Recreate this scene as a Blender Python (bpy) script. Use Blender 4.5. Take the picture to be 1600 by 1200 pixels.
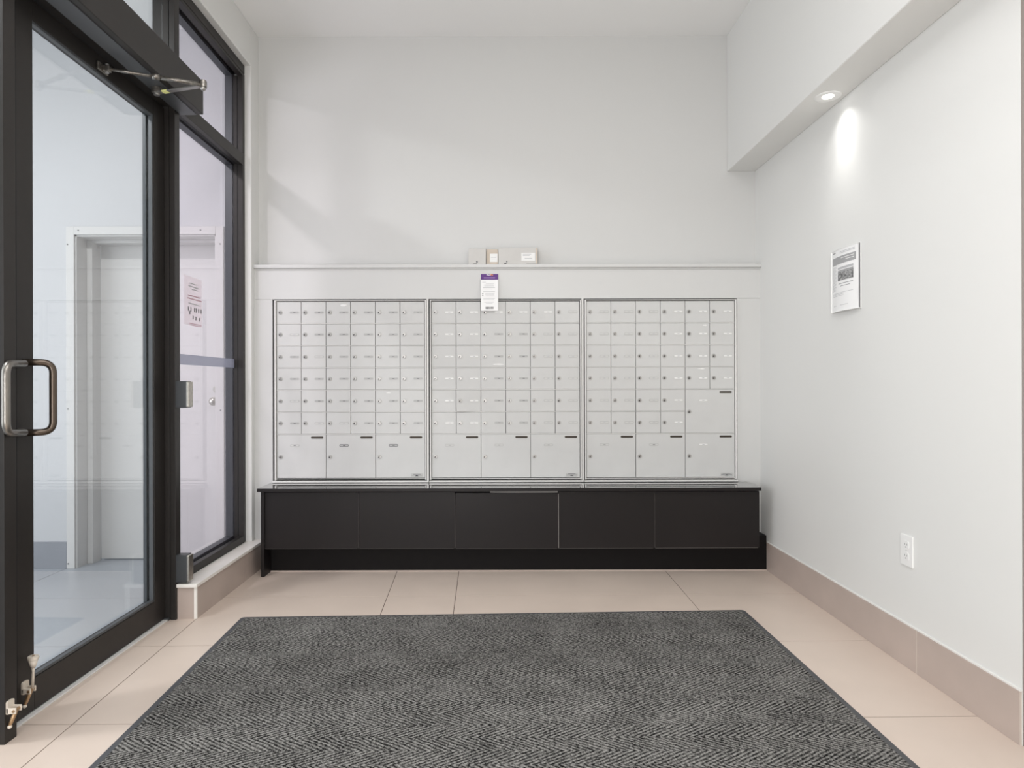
import bpy, bmesh, math, random
from mathutils import Vector, Matrix
random.seed(7)
C = bpy.context.scene.collection
for o in list(bpy.data.objects): bpy.data.objects.remove(o)
sc = bpy.context.scene

# ------------------------------------------------------------------ camera, world, exposure, main lights
EYE = 1.10
cam = bpy.data.cameras.new('camera'); camo = bpy.data.objects.new('camera', cam); C.objects.link(camo)
camo.location = (0, 0, EYE); camo.rotation_euler = (math.pi/2, 0.0026, 0)
cam.sensor_width = 36; cam.lens = 22.5; cam.shift_x = 21/1600; cam.shift_y = 1/1600
cam.clip_start = 0.05
sc.camera = camo
sc.view_settings.view_transform = 'Standard'; sc.view_settings.look = 'None'
sc.view_settings.gamma = 1; sc.view_settings.exposure = 0.10
sc.view_settings.use_curve_mapping = False
w = bpy.data.worlds.new('sky'); sc.world = w; w.use_nodes = True
bg = w.node_tree.nodes['Background']
bg.inputs[0].default_value = (0.86, 0.92, 1.0, 1); bg.inputs[1].default_value = 1.0

def area(name, loc, rot, sx, sy, power, col):
    l = bpy.data.lights.new(name, 'AREA'); l.shape = 'RECTANGLE'; l.size = sx; l.size_y = sy
    l.energy = power; l.color = col
    o = bpy.data.objects.new(name, l); C.objects.link(o); o.location = loc; o.rotation_euler = rot
    return o
R = math.radians
area('lobby_ceiling_light', (0.1, 0.3, 3.18), (0, 0, 0), 1.6, 3.0, 47, (0.98, 0.975, 0.992))
area('lobby_far_fill', (-0.9, -1.9, 1.15), (R(106), 0, R(-20)), 1.4, 2.0, 74, (0.98, 0.98, 0.998))  # unseen fill added behind the camera to brighten right wall, soffit and ceiling
area('street_daylight', (-4.4, 1.2, 1.5), (0, R(-90), 0), 2.4, 3.6, 74, (0.955, 0.97, 1.0))
area('vestibule_ceiling_light', (-2.5, 1.7, 3.20), (0, 0, 0), 0.20, 0.20, 44, (0.99, 0.975, 0.975))

# ------------------------------------------------------------------ materials
def s2l(c):
    c = c/255.0
    return c/12.92 if c <= 0.04045 else ((c+0.055)/1.055)**2.4
def col(r, g, b): return (s2l(r), s2l(g), s2l(b), 1)
def mat(name, c, rough=0.5, metal=0.0, spec=0.5, noise=None, bump=None, coat=0.0):
    m = bpy.data.materials.new(name); m.use_nodes = True
    nt = m.node_tree; b = nt.nodes['Principled BSDF']
    b.inputs['Base Color'].default_value = c; b.inputs['Roughness'].default_value = rough
    b.inputs['Metallic'].default_value = metal; b.inputs['Specular IOR Level'].default_value = spec
    b.inputs['Coat Weight'].default_value = coat
    tc = nt.nodes.new('ShaderNodeTexCoord')
    if noise:
        sc_, amt = noise
        n = nt.nodes.new('ShaderNodeTexNoise'); n.inputs['Scale'].default_value = sc_; n.inputs['Detail'].default_value = 5
        nt.links.new(tc.outputs['Object'], n.inputs['Vector'])
        r = nt.nodes.new('ShaderNodeValToRGB')
        r.color_ramp.elements[0].position = 0.3; r.color_ramp.elements[1].position = 0.7
        r.color_ramp.elements[0].color = tuple(v*(1-amt) for v in c[:3])+(1,)
        r.color_ramp.elements[1].color = tuple(min(1, v*(1+amt)) for v in c[:3])+(1,)
        nt.links.new(n.outputs['Fac'], r.inputs['Fac']); nt.links.new(r.outputs['Color'], b.inputs['Base Color'])
    if bump:
        sc_, st, dist = bump
        n = nt.nodes.new('ShaderNodeTexNoise'); n.inputs['Scale'].default_value = sc_; n.inputs['Detail'].default_value = 3
        nt.links.new(tc.outputs['Object'], n.inputs['Vector'])
        bu = nt.nodes.new('ShaderNodeBump'); bu.inputs['Strength'].default_value = st; bu.inputs['Distance'].default_value = dist
        nt.links.new(n.outputs['Fac'], bu.inputs['Height']); nt.links.new(bu.outputs['Normal'], b.inputs['Normal'])
    return m
def glass_mat(name, tint, rmin=0.05, rough=0.0):
    m = bpy.data.materials.new(name); m.use_nodes = True; nt = m.node_tree
    for n in list(nt.nodes): nt.nodes.remove(n)
    out = nt.nodes.new('ShaderNodeOutputMaterial'); mix = nt.nodes.new('ShaderNodeMixShader')
    tr = nt.nodes.new('ShaderNodeBsdfTransparent'); tr.inputs[0].default_value = tint
    gl = nt.nodes.new('ShaderNodeBsdfGlossy'); gl.inputs['Roughness'].default_value = rough
    lw = nt.nodes.new('ShaderNodeLayerWeight'); lw.inputs['Blend'].default_value = 0.5
    p = nt.nodes.new('ShaderNodeMath'); p.operation = 'POWER'; p.inputs[1].default_value = 5
    ma = nt.nodes.new('ShaderNodeMath'); ma.operation = 'MULTIPLY_ADD'; ma.inputs[1].default_value = 1-rmin; ma.inputs[2].default_value = rmin
    nt.links.new(lw.outputs['Facing'], p.inputs[0]); nt.links.new(p.outputs[0], ma.inputs[0])
    nt.links.new(ma.outputs[0], mix.inputs[0]); nt.links.new(tr.outputs[0], mix.inputs[1]); nt.links.new(gl.outputs[0], mix.inputs[2])
    nt.links.new(mix.outputs[0], out.inputs[0])
    return m
def emit_mat(name, c, s):
    m = mat(name, c); b = m.node_tree.nodes['Principled BSDF']
    b.inputs['Emission Color'].default_value = c; b.inputs['Emission Strength'].default_value = s
    return m

M = {}
M['wall'] = mat('white wall paint', col(226, 226, 223), 0.6, bump=(160, 0.04, 0.002))
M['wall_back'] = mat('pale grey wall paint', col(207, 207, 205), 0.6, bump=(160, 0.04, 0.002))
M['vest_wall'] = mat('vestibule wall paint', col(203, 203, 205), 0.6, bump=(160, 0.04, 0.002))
M['ceil'] = mat('ceiling paint', col(240, 240, 238), 0.8)
M['tile'] = mat('beige porcelain floor tile', col(216, 200, 187), 0.38, noise=(4, 0.03), bump=(60, 0.03, 0.001))
M['tile_daylit'] = mat('porcelain floor tile in daylight tint', col(166, 170, 176), 0.35, noise=(4, 0.03))  # cooler copy of the floor tile, blue daylight put into its colour
M['grout'] = mat('brown grout', col(98, 80, 70), 0.9)
M['grout_light'] = mat('light grout', col(205, 195, 185), 0.9)
M['base_tile'] = mat('taupe base tile', col(186, 171, 162), 0.4, noise=(5, 0.06))
M['base_daylit'] = mat('base tile in daylight tint', col(150, 152, 158), 0.45, noise=(5, 0.04))  # same base tile with the vestibule's cool daylight mixed into the colour
M['trimwhite'] = mat('white painted wood', col(232, 231, 227), 0.45)
M['vest_trim'] = mat('vestibule door paint', col(214, 212, 210), 0.5)
M['sill'] = mat('white sill board', col(240, 236, 230), 0.35)
M['panelwood'] = mat('pale grey painted board', col(208, 208, 206), 0.45)
M['bronze'] = mat('dark bronze aluminium', col(44, 41, 39), 0.42, 0.1, spec=0.35, noise=(30, 0.05))
M['bronze_bead'] = mat('grey bronze glazing bead', col(84, 87, 90), 0.4, 0.3)
M['gasket'] = mat('black rubber gasket', col(18, 18, 20), 0.6)
M['handle'] = mat('brushed bronze tube', col(98, 88, 79), 0.3, 0.85, noise=(60, 0.06))
M['steel'] = mat('worn satin steel', col(190, 186, 178), 0.28, 0.9, noise=(80, 0.15))
M['arm'] = mat('oily grey metal', col(132, 128, 122), 0.3, 0.85, noise=(120, 0.3))
M['chrome'] = mat('chrome lock', col(170, 168, 165), 0.4, 0.9)
M['pull_steel'] = mat('dull steel tube', col(138, 134, 128), 0.32, 0.9, noise=(60, 0.06))
M['dark'] = mat('dark void', col(22, 20, 19), 0.7)
M['mail'] = mat('silver enamel mailbox', col(205, 205, 203), 0.55, 0.0, spec=0.35, noise=(9, 0.02))
M['alu'] = mat('pale aluminium', col(222, 221, 218), 0.5, 0.0)
M['label_grey'] = mat('grey label window', col(176, 176, 174), 0.4)
M['label_rim'] = mat('label rim', col(188, 188, 186), 0.4)
M['label_pale'] = mat('pale label', col(205, 205, 202), 0.4)
M['label_white'] = mat('white paper label', col(234, 234, 232), 0.5)
M['ink'] = mat('grey ink', col(120, 120, 122), 0.7)
M['ink_light'] = mat('light grey ink', col(188, 188, 190), 0.7)
M['ink_dark'] = mat('dark ink', col(50, 50, 54), 0.7)
M['slot'] = mat('dark brown slot', col(58, 50, 40), 0.6)
M['black'] = mat('black lacquered board', col(26, 22, 22), 0.42, spec=0.3, noise=(3, 0.08), bump=(90, 0.03, 0.001))
M['black_top'] = mat('glossy black bench top', col(24, 22, 23), 0.03, spec=1.0, coat=1.0)
M['black_top'].node_tree.nodes['Principled BSDF'].inputs['IOR'].default_value = 2.1
M['kick'] = mat('black kick board', col(14, 11, 11), 0.6, spec=0.2)
M['edge'] = mat('worn board edge and highlight', col(112, 106, 102), 0.6)
M['edge_light'] = mat('raw board edge', col(205, 200, 194), 0.6)
M['paper'] = mat('white paper', col(243, 243, 242), 0.55)
M['purple'] = mat('purple print', col(88, 40, 122), 0.5)
M['orange'] = mat('orange print', col(252, 160, 50), 0.5)
M['lilac'] = mat('lilac print', col(170, 140, 195), 0.5)
M['white_print'] = mat('white print', col(250, 250, 250), 0.5)
M['grey_print'] = mat('grey banner print', col(165, 165, 166), 0.5)
M['carton'] = mat('white carton', col(200, 198, 194), 0.6, noise=(20, 0.02))
M['kraft'] = mat('pale kraft cardboard', col(204, 192, 178), 0.75, noise=(20, 0.04))
M['plastic_white'] = mat('white plastic', col(240, 240, 238), 0.3)
M['brass'] = mat('brass', col(176, 146, 112), 0.35, 0.7)
M['ivory'] = mat('worn ivory enamel', col(222, 212, 198), 0.4, noise=(90, 0.1))
M['rubber'] = mat('dark grey rubber edging', col(76, 77, 80), 0.55)
M['charcoal_plastic'] = mat('charcoal plastic', col(62, 64, 66), 0.35)
M['sticker_yellow'] = mat('pale yellow sticker', col(225, 225, 150), 0.6)
M['downlight'] = emit_mat('lit lens', (1, 0.98, 0.95, 1), 6.0)
M['notice_paper'] = mat('faded pinkish paper', col(250, 240, 246), 0.6)
M['notice_paper'].node_tree.nodes['Principled BSDF'].inputs['Alpha'].default_value = 0.5
M['pink_ink'] = mat('faded red ink', col(190, 150, 160), 0.7)
M['glass'] = glass_mat('clear glass', (0.92, 0.935, 0.935, 1), 0.085)
M['glass_side'] = glass_mat('faintly rosy glass', (0.945, 0.92, 0.945, 1), 0.07)
M['film'] = mat('bluish vision strip', col(176, 180, 200), 0.5)
M['film'].node_tree.nodes['Principled BSDF'].inputs['Alpha'].default_value = 0.62
M['acrylic'] = glass_mat('clear acrylic', (0.97, 0.97, 0.97, 1), 0.04, 0.02)
M['jamb'] = mat('taupe jamb', col(150, 140, 134), 0.5)

def photo_mat():
    m = mat('printed aerial photo', col(120, 120, 122), 0.5); nt = m.node_tree; b = nt.nodes['Principled BSDF']
    tc = nt.nodes.new('ShaderNodeTexCoord'); n = nt.nodes.new('ShaderNodeTexNoise')
    n.inputs['Scale'].default_value = 45; n.inputs['Distortion'].default_value = 2.5; n.inputs['Detail'].default_value = 4
    nt.links.new(tc.outputs['Object'], n.inputs['Vector'])
    r = nt.nodes.new('ShaderNodeValToRGB'); r.color_ramp.elements[0].position = .38; r.color_ramp.elements[1].position = .62
    r.color_ramp.elements[0].color = col(70, 70, 72); r.color_ramp.elements[1].color = col(185, 185, 184)
    nt.links.new(n.outputs['Fac'], r.inputs['Fac']); nt.links.new(r.outputs['Color'], b.inputs['Base Color'])
    return m
M['photo'] = photo_mat()

def carpet_mat():
    m = mat('grey chevron ribbed carpet', col(112, 110, 108), 0.95, spec=0.1); nt = m.node_tree; b = nt.nodes['Principled BSDF']
    L = nt.links.new
    tc = nt.nodes.new('ShaderNodeTexCoord'); sep = nt.nodes.new('ShaderNodeSeparateXYZ'); L(tc.outputs['Object'], sep.inputs[0])
    def math_(op, a=None, v=None, c=None):
        n = nt.nodes.new('ShaderNodeMath'); n.operation = op
        for i, x in enumerate((a, v, c)):
            if x is None: continue
            if isinstance(x, (int, float)): n.inputs[i].default_value = x
            else: L(x, n.inputs[i])
        return n.outputs[0]
    wob = nt.nodes.new('ShaderNodeTexNoise'); wob.inputs['Scale'].default_value = 22; wob.inputs['Detail'].default_value = 3
    L(tc.outputs['Object'], wob.inputs['Vector'])
    wf = math_('MULTIPLY_ADD', wob.outputs['Fac'], 0.010, -0.005)
    y = math_('ADD', sep.outputs['Y'], wf)
    pp = math_('PINGPONG', y, 0.072)
    u = math_('MULTIPLY_ADD', pp, 1.6, sep.outputs['X'])
    u = math_('ADD', u, wf)
    s = math_('SINE', math_('MULTIPLY', u, 2*math.pi/0.024))
    rib = math_('MULTIPLY_ADD', s, 0.5, 0.5)
    n1 = nt.nodes.new('ShaderNodeTexNoise'); n1.inputs['Scale'].default_value = 175; n1.inputs['Detail'].default_value = 4; n1.inputs['Roughness'].default_value = 0.75
    L(tc.outputs['Object'], n1.inputs['Vector'])
    n2 = nt.nodes.new('ShaderNodeTexNoise'); n2.inputs['Scale'].default_value = 5; n2.inputs['Detail'].default_value = 3
    L(tc.outputs['Object'], n2.inputs['Vector'])
    mix = math_('ADD', math_('MULTIPLY', math_('MULTIPLY', rib, n1.outputs['Fac']), 0.50), math_('MULTIPLY', n1.outputs['Fac'], 1.25))
    mix = math_('ADD', mix, math_('MULTIPLY_ADD', n2.outputs['Fac'], 0.2, -0.1))
    r = nt.nodes.new('ShaderNodeValToRGB'); e = r.color_ramp.elements
    e[0].position = 0.60; e[0].color = col(16, 15, 15); e[1].position = 1.0; e[1].color = col(164, 162, 158)
    L(mix, r.inputs['Fac']); L(r.outputs['Color'], b.inputs['Base Color'])
    bu = nt.nodes.new('ShaderNodeBump'); bu.inputs['Strength'].default_value = 0.6; bu.inputs['Distance'].default_value = 0.004
    L(mix, bu.inputs['Height']); L(bu.outputs['Normal'], b.inputs['Normal'])
    return m
M['carpet'] = carpet_mat()

# ------------------------------------------------------------------ mesh helpers (world coordinates, shifted to the thing's base)
class MB:
    def __init__(s): s.bm = bmesh.new(); s.mats = []
    def mi(s, m):
        if m not in s.mats: s.mats.append(m)
        return s.mats.index(m)
    def box(s, x0, x1, y0, y1, z0, z1, m, bev=0.0, seg=2, M4=None):
        b = bmesh.new(); bmesh.ops.create_cube(b, size=1)
        for v in b.verts:
            v.co = Vector(((x0+x1)/2+v.co.x*(x1-x0), (y0+y1)/2+v.co.y*(y1-y0), (z0+z1)/2+v.co.z*(z1-z0)))
        if bev: bmesh.ops.bevel(b, geom=b.edges[:], offset=bev, segments=seg, profile=0.6, affect='EDGES')
        s._add(b, m, M4); return s
    def _add(s, b, m, M4=None, smooth=False):
        idx = s.mi(m); 
        for f in b.faces: f.material_index = idx; f.smooth = smooth
        if M4 is not None: b.transform(M4)
        me = bpy.data.meshes.new('tmp'); b.to_mesh(me); b.free(); s.bm.from_mesh(me); bpy.data.meshes.remove(me)
    def cyl(s, p, axis, r, h, m, seg=24, r2=None, bev=0.0):
        b = bmesh.new(); bmesh.ops.create_cone(b, cap_ends=True, segments=seg, radius1=r, radius2=r if r2 is None else r2, depth=h)
        if bev: 
            es = [e for e in b.edges if len(e.link_faces) == 2 and any(len(f.verts) > 4 for f in e.link_faces)]
            bmesh.ops.bevel(b, geom=es, offset=bev, segments=2, affect='EDGES')
        q = Vector((0, 0, 1)).rotation_difference(Vector(axis).normalized())
        s._add(b, m, Matrix.Translation(Vector(p)) @ q.to_matrix().to_4x4(), smooth=False); return s
    def sphere(s, p, r, m, sc3=(1, 1, 1)):
        b = bmesh.new(); bmesh.ops.create_uvsphere(b, u_segments=20, v_segments=12, radius=r)
        s._add(b, m, Matrix.Translation(Vector(p)) @ Matrix.Diagonal((*sc3, 1)), smooth=True); return s
    def tube(s, pts, r, m, seg=14, caps=True):
        pts = [Vector(p) for p in pts]; b = bmesh.new(); rings = []; up = None
        for i, p in enumerate(pts):
            t = (pts[min(i+1, len(pts)-1)] - pts[max(i-1, 0)]).normalized()
            if up is None:
                up = t.orthogonal().normalized()
            up = (up - t*up.dot(t)).normalized(); sd = t.cross(up)
            rr = r[i] if isinstance(r, (list, tuple)) else r
            rings.append([b.verts.new(p + (up*math.cos(a)+sd*math.sin(a))*rr) for a in [2*math.pi*k/seg for k in range(seg)]])
        for a, c in zip(rings, rings[1:]):
            for k in range(seg): b.faces.new((a[k], a[(k+1) % seg], c[(k+1) % seg], c[k]))
        if caps: b.faces.new(list(reversed(rings[0]))); b.faces.new(rings[-1])
        bmesh.ops.recalc_face_normals(b, faces=b.faces[:])
        s._add(b, m, smooth=True); return s
    def poly(s, pts, m):
        vs = [s.bm.verts.new(Vector(p)) for p in pts]; f = s.bm.faces.new(vs); f.material_index = s.mi(m); return s
    def prism(s, pts2, plane, a0, a1, m, bev=0.0):
        # pts2: outline; plane 'xz' extruded along y from a0 to a1, 'xy' along z, 'yz' along x
        def mk(u, v, a): return {'xz': (u, a, v), 'xy': (u, v, a), 'yz': (a, u, v)}[plane]
        b = bmesh.new(); A = [b.verts.new(mk(u, v, a0)) for u, v in pts2]; B = [b.verts.new(mk(u, v, a1)) for u, v in pts2]
        n = len(pts2); b.faces.new(A); b.faces.new(list(reversed(B)))
        for i in range(n): b.faces.new((A[i], B[i], B[(i+1) % n], A[(i+1) % n]))
        bmesh.ops.recalc_face_normals(b, faces=b.faces[:])
        if bev: bmesh.ops.bevel(b, geom=b.edges[:], offset=bev, segments=2, affect='EDGES')
        s._add(b, m); return s
    def build(s, name, parent=None, origin=None):
        root = parent; off = Vector((0, 0, 0))
        if origin is not None: off = Vector(origin)
        elif parent is not None:
            q = parent
            while q is not None: off += q.location; q = q.parent
        bmesh.ops.translate(s.bm, verts=s.bm.verts[:], vec=-off)
        me = bpy.data.meshes.new(name); s.bm.to_mesh(me); s.bm.free()
        for m in s.mats: me.materials.append(M[m] if isinstance(m, str) else m)
        o = bpy.data.objects.new(name, me); C.objects.link(o)
        if parent is not None: o.parent = parent
        elif origin is not None: o.location = origin
        return o
def tag(o, label=None, cat=None, group=None, kind=None):
    if label: o['label'] = label
    if cat: o['category'] = cat
    if group: o['group'] = group
    if kind: o['kind'] = kind
    return o
def empty(name, loc, label, cat, group=None, kind=None):
    o = bpy.data.objects.new(name, None); C.objects.link(o); o.location = loc; o.empty_display_size = 0.1
    return tag(o, label, cat, group, kind)
def struct(name, mb, label, cat): return tag(mb.build(name), label, cat, kind='structure')
def rrect(u0, u1, v0, v1, r, n=5):
    pts = []
    for cx, cy, a0 in ((u1-r, v1-r, 0), (u0+r, v1-r, 90), (u0+r, v0+r, 180), (u1-r, v0+r, 270)):
        for k in range(n+1):
            a = R(a0+90*k/n); pts.append((cx+r*math.cos(a), cy+r*math.sin(a)))
    return pts
def rounded_path(pts, r, n=8):
    pts = [Vector(p) for p in pts]; out = [pts[0]]
    for a, b, c in zip(pts, pts[1:], pts[2:]):
        d1 = (a-b).normalized(); d2 = (c-b).normalized(); p1 = b+d1*r; p2 = b+d2*r
        for k in range(n+1):
            t = k/n; out.append((1-t)**2*p1 + 2*t*(1-t)*b + t*t*p2)
    out.append(pts[-1]); return out

# ------------------------------------------------------------------ main dimensions
XL = -1.478      # left wall face
XF = -1.515      # storefront frame face
XD = -1.565      # door leaf face
XR = 1.587       # right wall face
YU = 3.95        # upper back wall
YM = 3.88        # mailbox surround face
ZC = 3.25        # ceiling

# ------------------------------------------------------------------ floor
def lineY(k, x): return k + 0.0125*x                     # cross joints
COLS = [(-1.442, -.042), (-.584, -.046), (-.228, -.024), (.977, .009), (2.2, 0), (-2.662, -.03)]
def colX(c, y): return c[0] + c[1]*(y-3.4)
cols = sorted(COLS, key=lambda c: c[0])
rows = [4.56, 3.95, 3.339, 2.721, 2.096, 1.48, .87, .26, -.35, -.96, -1.57, -2.18, -2.79]
def floor_part(x0, x1, y0, y1, tile, cs, name, label):
    f = MB(); f.box(x0, x1, y0, y1, -0.06, -0.0012, 'grout')
    bounds = [(x0-5, 0)] + cs + [(x1+5, 0)]
    g = 0.0017
    for ra, rb in zip(rows, rows[1:]):
        for ca, cb in zip(bounds, bounds[1:]):
            xa_t, xb_t = max(x0, colX(ca, ra)+g), min(x1, colX(cb, ra)-g)
            xa_b, xb_b = max(x0, colX(ca, rb)+g), min(x1, colX(cb, rb)-g)
            if xb_t <= xa_t or xb_b <= xa_b: continue
            pts = [(xa_b, max(y0, lineY(rb, xa_b)+g)), (xb_b, max(y0, lineY(rb, xb_b)+g)),
                   (xb_t, min(y1, lineY(ra, xb_t)-g)), (xa_t, min(y1, lineY(ra, xa_t)-g))]
            if pts[2][1] <= pts[1][1] or pts[3][1] <= pts[0][1]: continue
            f.poly([(px, py, 0) for px, py in pts], tile)
            for i in range(4):
                a = pts[i]; b = pts[(i+1) % 4]
                f.poly([(a[0], a[1], 0), (a[0], a[1], -.0012), (b[0], b[1], -.0012), (b[0], b[1], 0)], tile)
    return struct(name, f, label, 'floor')
floor_part(-1.59, 2.2, -2.6, 4.1, 'tile', [c for c in cols if -1.5 < c[0] < 2], 'floor', 'large beige porcelain floor tiles of the mailbox lobby')
floor_part(-4.6, -1.59, -2.6, 4.3, 'tile_daylit', [(-3.85, 0), (-2.605, 0)], 'floor_vestibule', 'tiled floor of the vestibule behind the glass door, greyed as under cool daylight')

# ------------------------------------------------------------------ walls, ceiling
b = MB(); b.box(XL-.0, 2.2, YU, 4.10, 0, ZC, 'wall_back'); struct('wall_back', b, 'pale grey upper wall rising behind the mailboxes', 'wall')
b = MB(); b.box(-4.6, 2.2, -2.6, 4.3, ZC, ZC+.1, 'ceil'); struct('ceiling', b, 'white ceiling over lobby and vestibule', 'ceiling')
b = MB(); b.box(XR, XR+.15, 1.942, YU, 0, ZC, 'wall')
b.box(XR-.006, XR, 1.942, YM-.1, .164, .169, 'trimwhite')      # thin plaster bead above the tile base
struct('wall_right', b, 'white plaster wall on the right with notice and outlet', 'wall')
b = MB(); b.box(1.414, XR, .6, YU, 2.411, ZC, 'wall', .003, 1)
struct('wall_right_bulkhead', b, 'white boxed-out bulkhead above the right wall carrying the downlight', 'wall')
b = MB(); b.box(XR+.0, XR+.15, 1.88, 1.942, 0, ZC, 'jamb', .003)
struct('trim_1', b, 'taupe corner jamb ending the right wall', 'trim')
b = MB()
b.box(-1.62, XL, 3.83, 4.10, 0, ZC, 'wall', .003, 1); b.box(-1.62, XL, -2.6, 3.83, 3.012, ZC, 'wall', .003, 1)
b.box(-1.62, XL, -2.6, .9, 0, 3.012, 'wall')
struct('wall_left', b, 'white wall around the glazed entrance on the left', 'wall')
b = MB(); b.box(-1.62, 2.2, -2.7, -2.6, 0, ZC, 'wall'); struct('wall_behind', b, 'white wall behind the viewer', 'wall')
b = MB(); b.box(2.2, 2.3, -2.6, 4.1, 0, ZC, 'wall'); struct('wall_far_right', b, 'white wall of the passage beyond the right wall', 'wall')

# vestibule wall with a doorway
b = MB(); dx0, dx1, dz = -2.555, -1.697, 2.012
b.box(-4.6, dx0, 3.86, 4.10, 0, ZC, 'vest_wall'); b.box(dx1, -1.62, 3.86, 4.10, 0, ZC, 'vest_wall'); b.box(dx0, dx1, 3.86, 4.10, dz, ZC, 'vest_wall')
struct('wall_vestibule', b, 'white wall of the vestibule seen through the glass door', 'wall')
b = MB(); b.box(-4.6, -1.62, -2.7, -2.6, 0, ZC, 'vest_wall'); struct('wall_vestibule_near', b, 'white wall at the near end of the vestibule', 'wall')

# door in the vestibule
d2 = empty('door_2', (dx0, 4.04, 0), 'plain white door recessed in a white frame in the vestibule', 'door', kind='structure')
b = MB(); b.box(dx0+.045, dx1-.045, 4.042, 4.085, .008, 1.993, 'vest_trim', .002); leaf = b.build('door_leaf', d2)
b = MB()   # frame: casing with mitred look, reveals, stop
for (x0, x1, z0, z1) in ((dx0-.045, dx0+.003, 0, dz+.045), (dx1-.003, dx1+.045, 0, dz+.045), (dx0+.003, dx1-.003, dz-.003, dz+.045)):
    b.box(x0, x1, 3.848, 3.860, z0, z1, 'vest_trim', .002)
b.box(dx0, dx0+.012, 3.86, 4.10, 0, dz, 'vest_trim'); b.box(dx1-.012, dx1, 3.86, 4.10, 0, dz, 'vest_trim'); b.box(dx0, dx1, 3.86, 4.10, dz-.012, dz, 'vest_trim')
b.box(dx0+.012, dx0+.045, 3.955, 4.040, 0, dz-.012, 'vest_trim', .002); b.box(dx1-.045, dx1-.012, 3.955, 4.040, 0, dz-.012, 'vest_trim', .002)
b.box(dx0+.045, dx1-.045, 3.955, 4.040, dz-.03, dz-.012, 'vest_trim', .002)
b.build('door_frame', d2)
b = MB()
for x, z in ((-2.525, dz+.022), (-2.590, 1.95), (-1.790, dz+.022), (-1.672, 1.95), (-2.590, .96), (-1.672, .95), (-2.590, .03)):
    b.cyl((x, 3.8475, z), (0, 1, 0), .0045, .003, 'ink', 12)
b.build('frame_screw', d2)
b = MB(); hx = -1.778
b.cyl((hx, 4.035, 1.0), (0, 1, 0), .030, .014, 'steel', 28, bev=.003); b.cyl((hx, 4.012, 1.0), (0, 1, 0), .011, .045, 'steel')
b.sphere((hx, 3.985, 1.0), .026, 'steel', (1, .7, 1))
b.cyl((hx, 4.035, 1.075), (0, 1, 0), .022, .014, 'steel', 24, bev=.003)
b.build('door_knob', leaf)

b = MB(); b.box(-4.6, dx0-.047, 3.850, 3.86, 0, .16, 'base_daylit', .001); struct('baseboard_vestibule', b, 'tile baseboard left of the white vestibule door, greyed as under cool daylight', 'baseboard')
# right baseboard tiles with joints
b = MB(); ys = [1.942, 2.4225, 3.80]
for y0, y1 in zip(ys, ys[1:]): b.box(XR-.008, XR, y0+.0022, y1-.0022, 0, .164, 'base_tile', .0008, 1)
b.box(XR-.0066, XR, 1.944, 3.80, 0, .162, 'grout_light')
struct('baseboard_right', b, 'taupe tile baseboard along the right wall', 'baseboard')

# ------------------------------------------------------------------ curb and sill under the sidelight
b = MB()
b.box(XF, -1.4255, 3.0145, 3.597, 0, .150, 'base_tile'); b.box(XF, -1.4255, 3.601, 3.879, 0, .150, 'base_tile')
b.box(XF, -1.427, 3.02, 3.879, 0, .149, 'grout_light')
b.box(-1.437, -1.4245, 3.0125, 3.0245, 0, .150, 'sill', .001, 1)
b.box(-1.62, XF, 3.047, 3.829, 0, .166, 'bronze')
struct('baseboard_left', b, 'low taupe tiled curb below the sidelight window', 'baseboard')
b = MB(); b.box(XF, -1.419, 3.002, 3.83, .150, .1665, 'sill', .003); b.box(XL, -1.419, 3.83, 3.879, .150, .1665, 'sill', .003)
b.box(XF, XL, 3.83, 3.832, .15, .1665, 'sill')
struct('trim_2', b, 'white sill board capping the tiled curb at the sidelight', 'sill')

# ------------------------------------------------------------------ storefront frame
ZT0, ZT1, ZH0, ZH1 = 2.408, 2.475, 2.94, 3.010
sf = empty('window_1', (XF, 3.04, 0), 'tall dark-framed sidelight and transom windows beside the glass door', 'window', kind='structure')
b = MB(); b.box(-1.62, -1.545, 3.003, 3.045, 0, ZH0, 'bronze', .0015); b.box(-1.545, -1.541, 3.008, 3.04, 0, ZH0, 'gasket')
b.box(-1.541, XF, 3.000, 3.045, 0, ZH0, 'bronze', .0015); b.box(-1.62, -1.585, 3.045, 3.058, .167, ZH0, 'bronze_bead')
b.build('mullion', sf)
b = MB(); b.box(-1.62, XF, 1.96, 2.009, 0, ZH0, 'bronze', .0015); b.build('mullion', sf)
b = MB(); b.box(-1.62, XF, .9, .945, 0, ZH0, 'bronze', .0015); b.build('mullion', sf)
b = MB(); b.box(-1.545, XF, 3.800, 3.830, .167, ZH0, 'bronze', .0015); b.box(-1.549, -1.545, 3.803, 3.83, .167, ZH0, 'gasket')
b.box(-1.569, -1.549, 3.800, 3.83, .167, ZH0, 'bronze'); b.box(-1.62, -1.577, 3.797, 3.83, .167, ZH0, 'bronze_bead', .001)
b.box(-1.577, -1.569, 3.803, 3.83, .167, ZH0, 'gasket')
b.build('jamb', sf)
b = MB()
b.box(-1.545, XF, 3.045, 3.800, .167, .205, 'bronze', .0015); b.box(-1.566, -1.545, 3.045, 3.800, .167, .192, 'bronze_bead', .001)
b.box(-1.62, -1.577, 3.06, 3.797, .167, .205, 'bronze_bead', .001)
b.build('bottom_rail', sf)
b = MB()
b.box(-1.540, XF, 3.045, 3.800, ZT0, ZT1, 'bronze', .0015); b.box(-1.566, -1.540, 3.045, 3.800, ZT0+.006, ZT1-.006, 'gasket')
b.box(-1.62, -1.577, 3.06, 3.797, ZT0, ZT1, 'bronze_bead', .001)
b.build('transom_bar', sf)
b = MB(); b.box(-1.62, XF-.006, 2.009, 3.000, ZT0, ZT1, 'bronze', .0015); b.build('door_header', sf)
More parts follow.
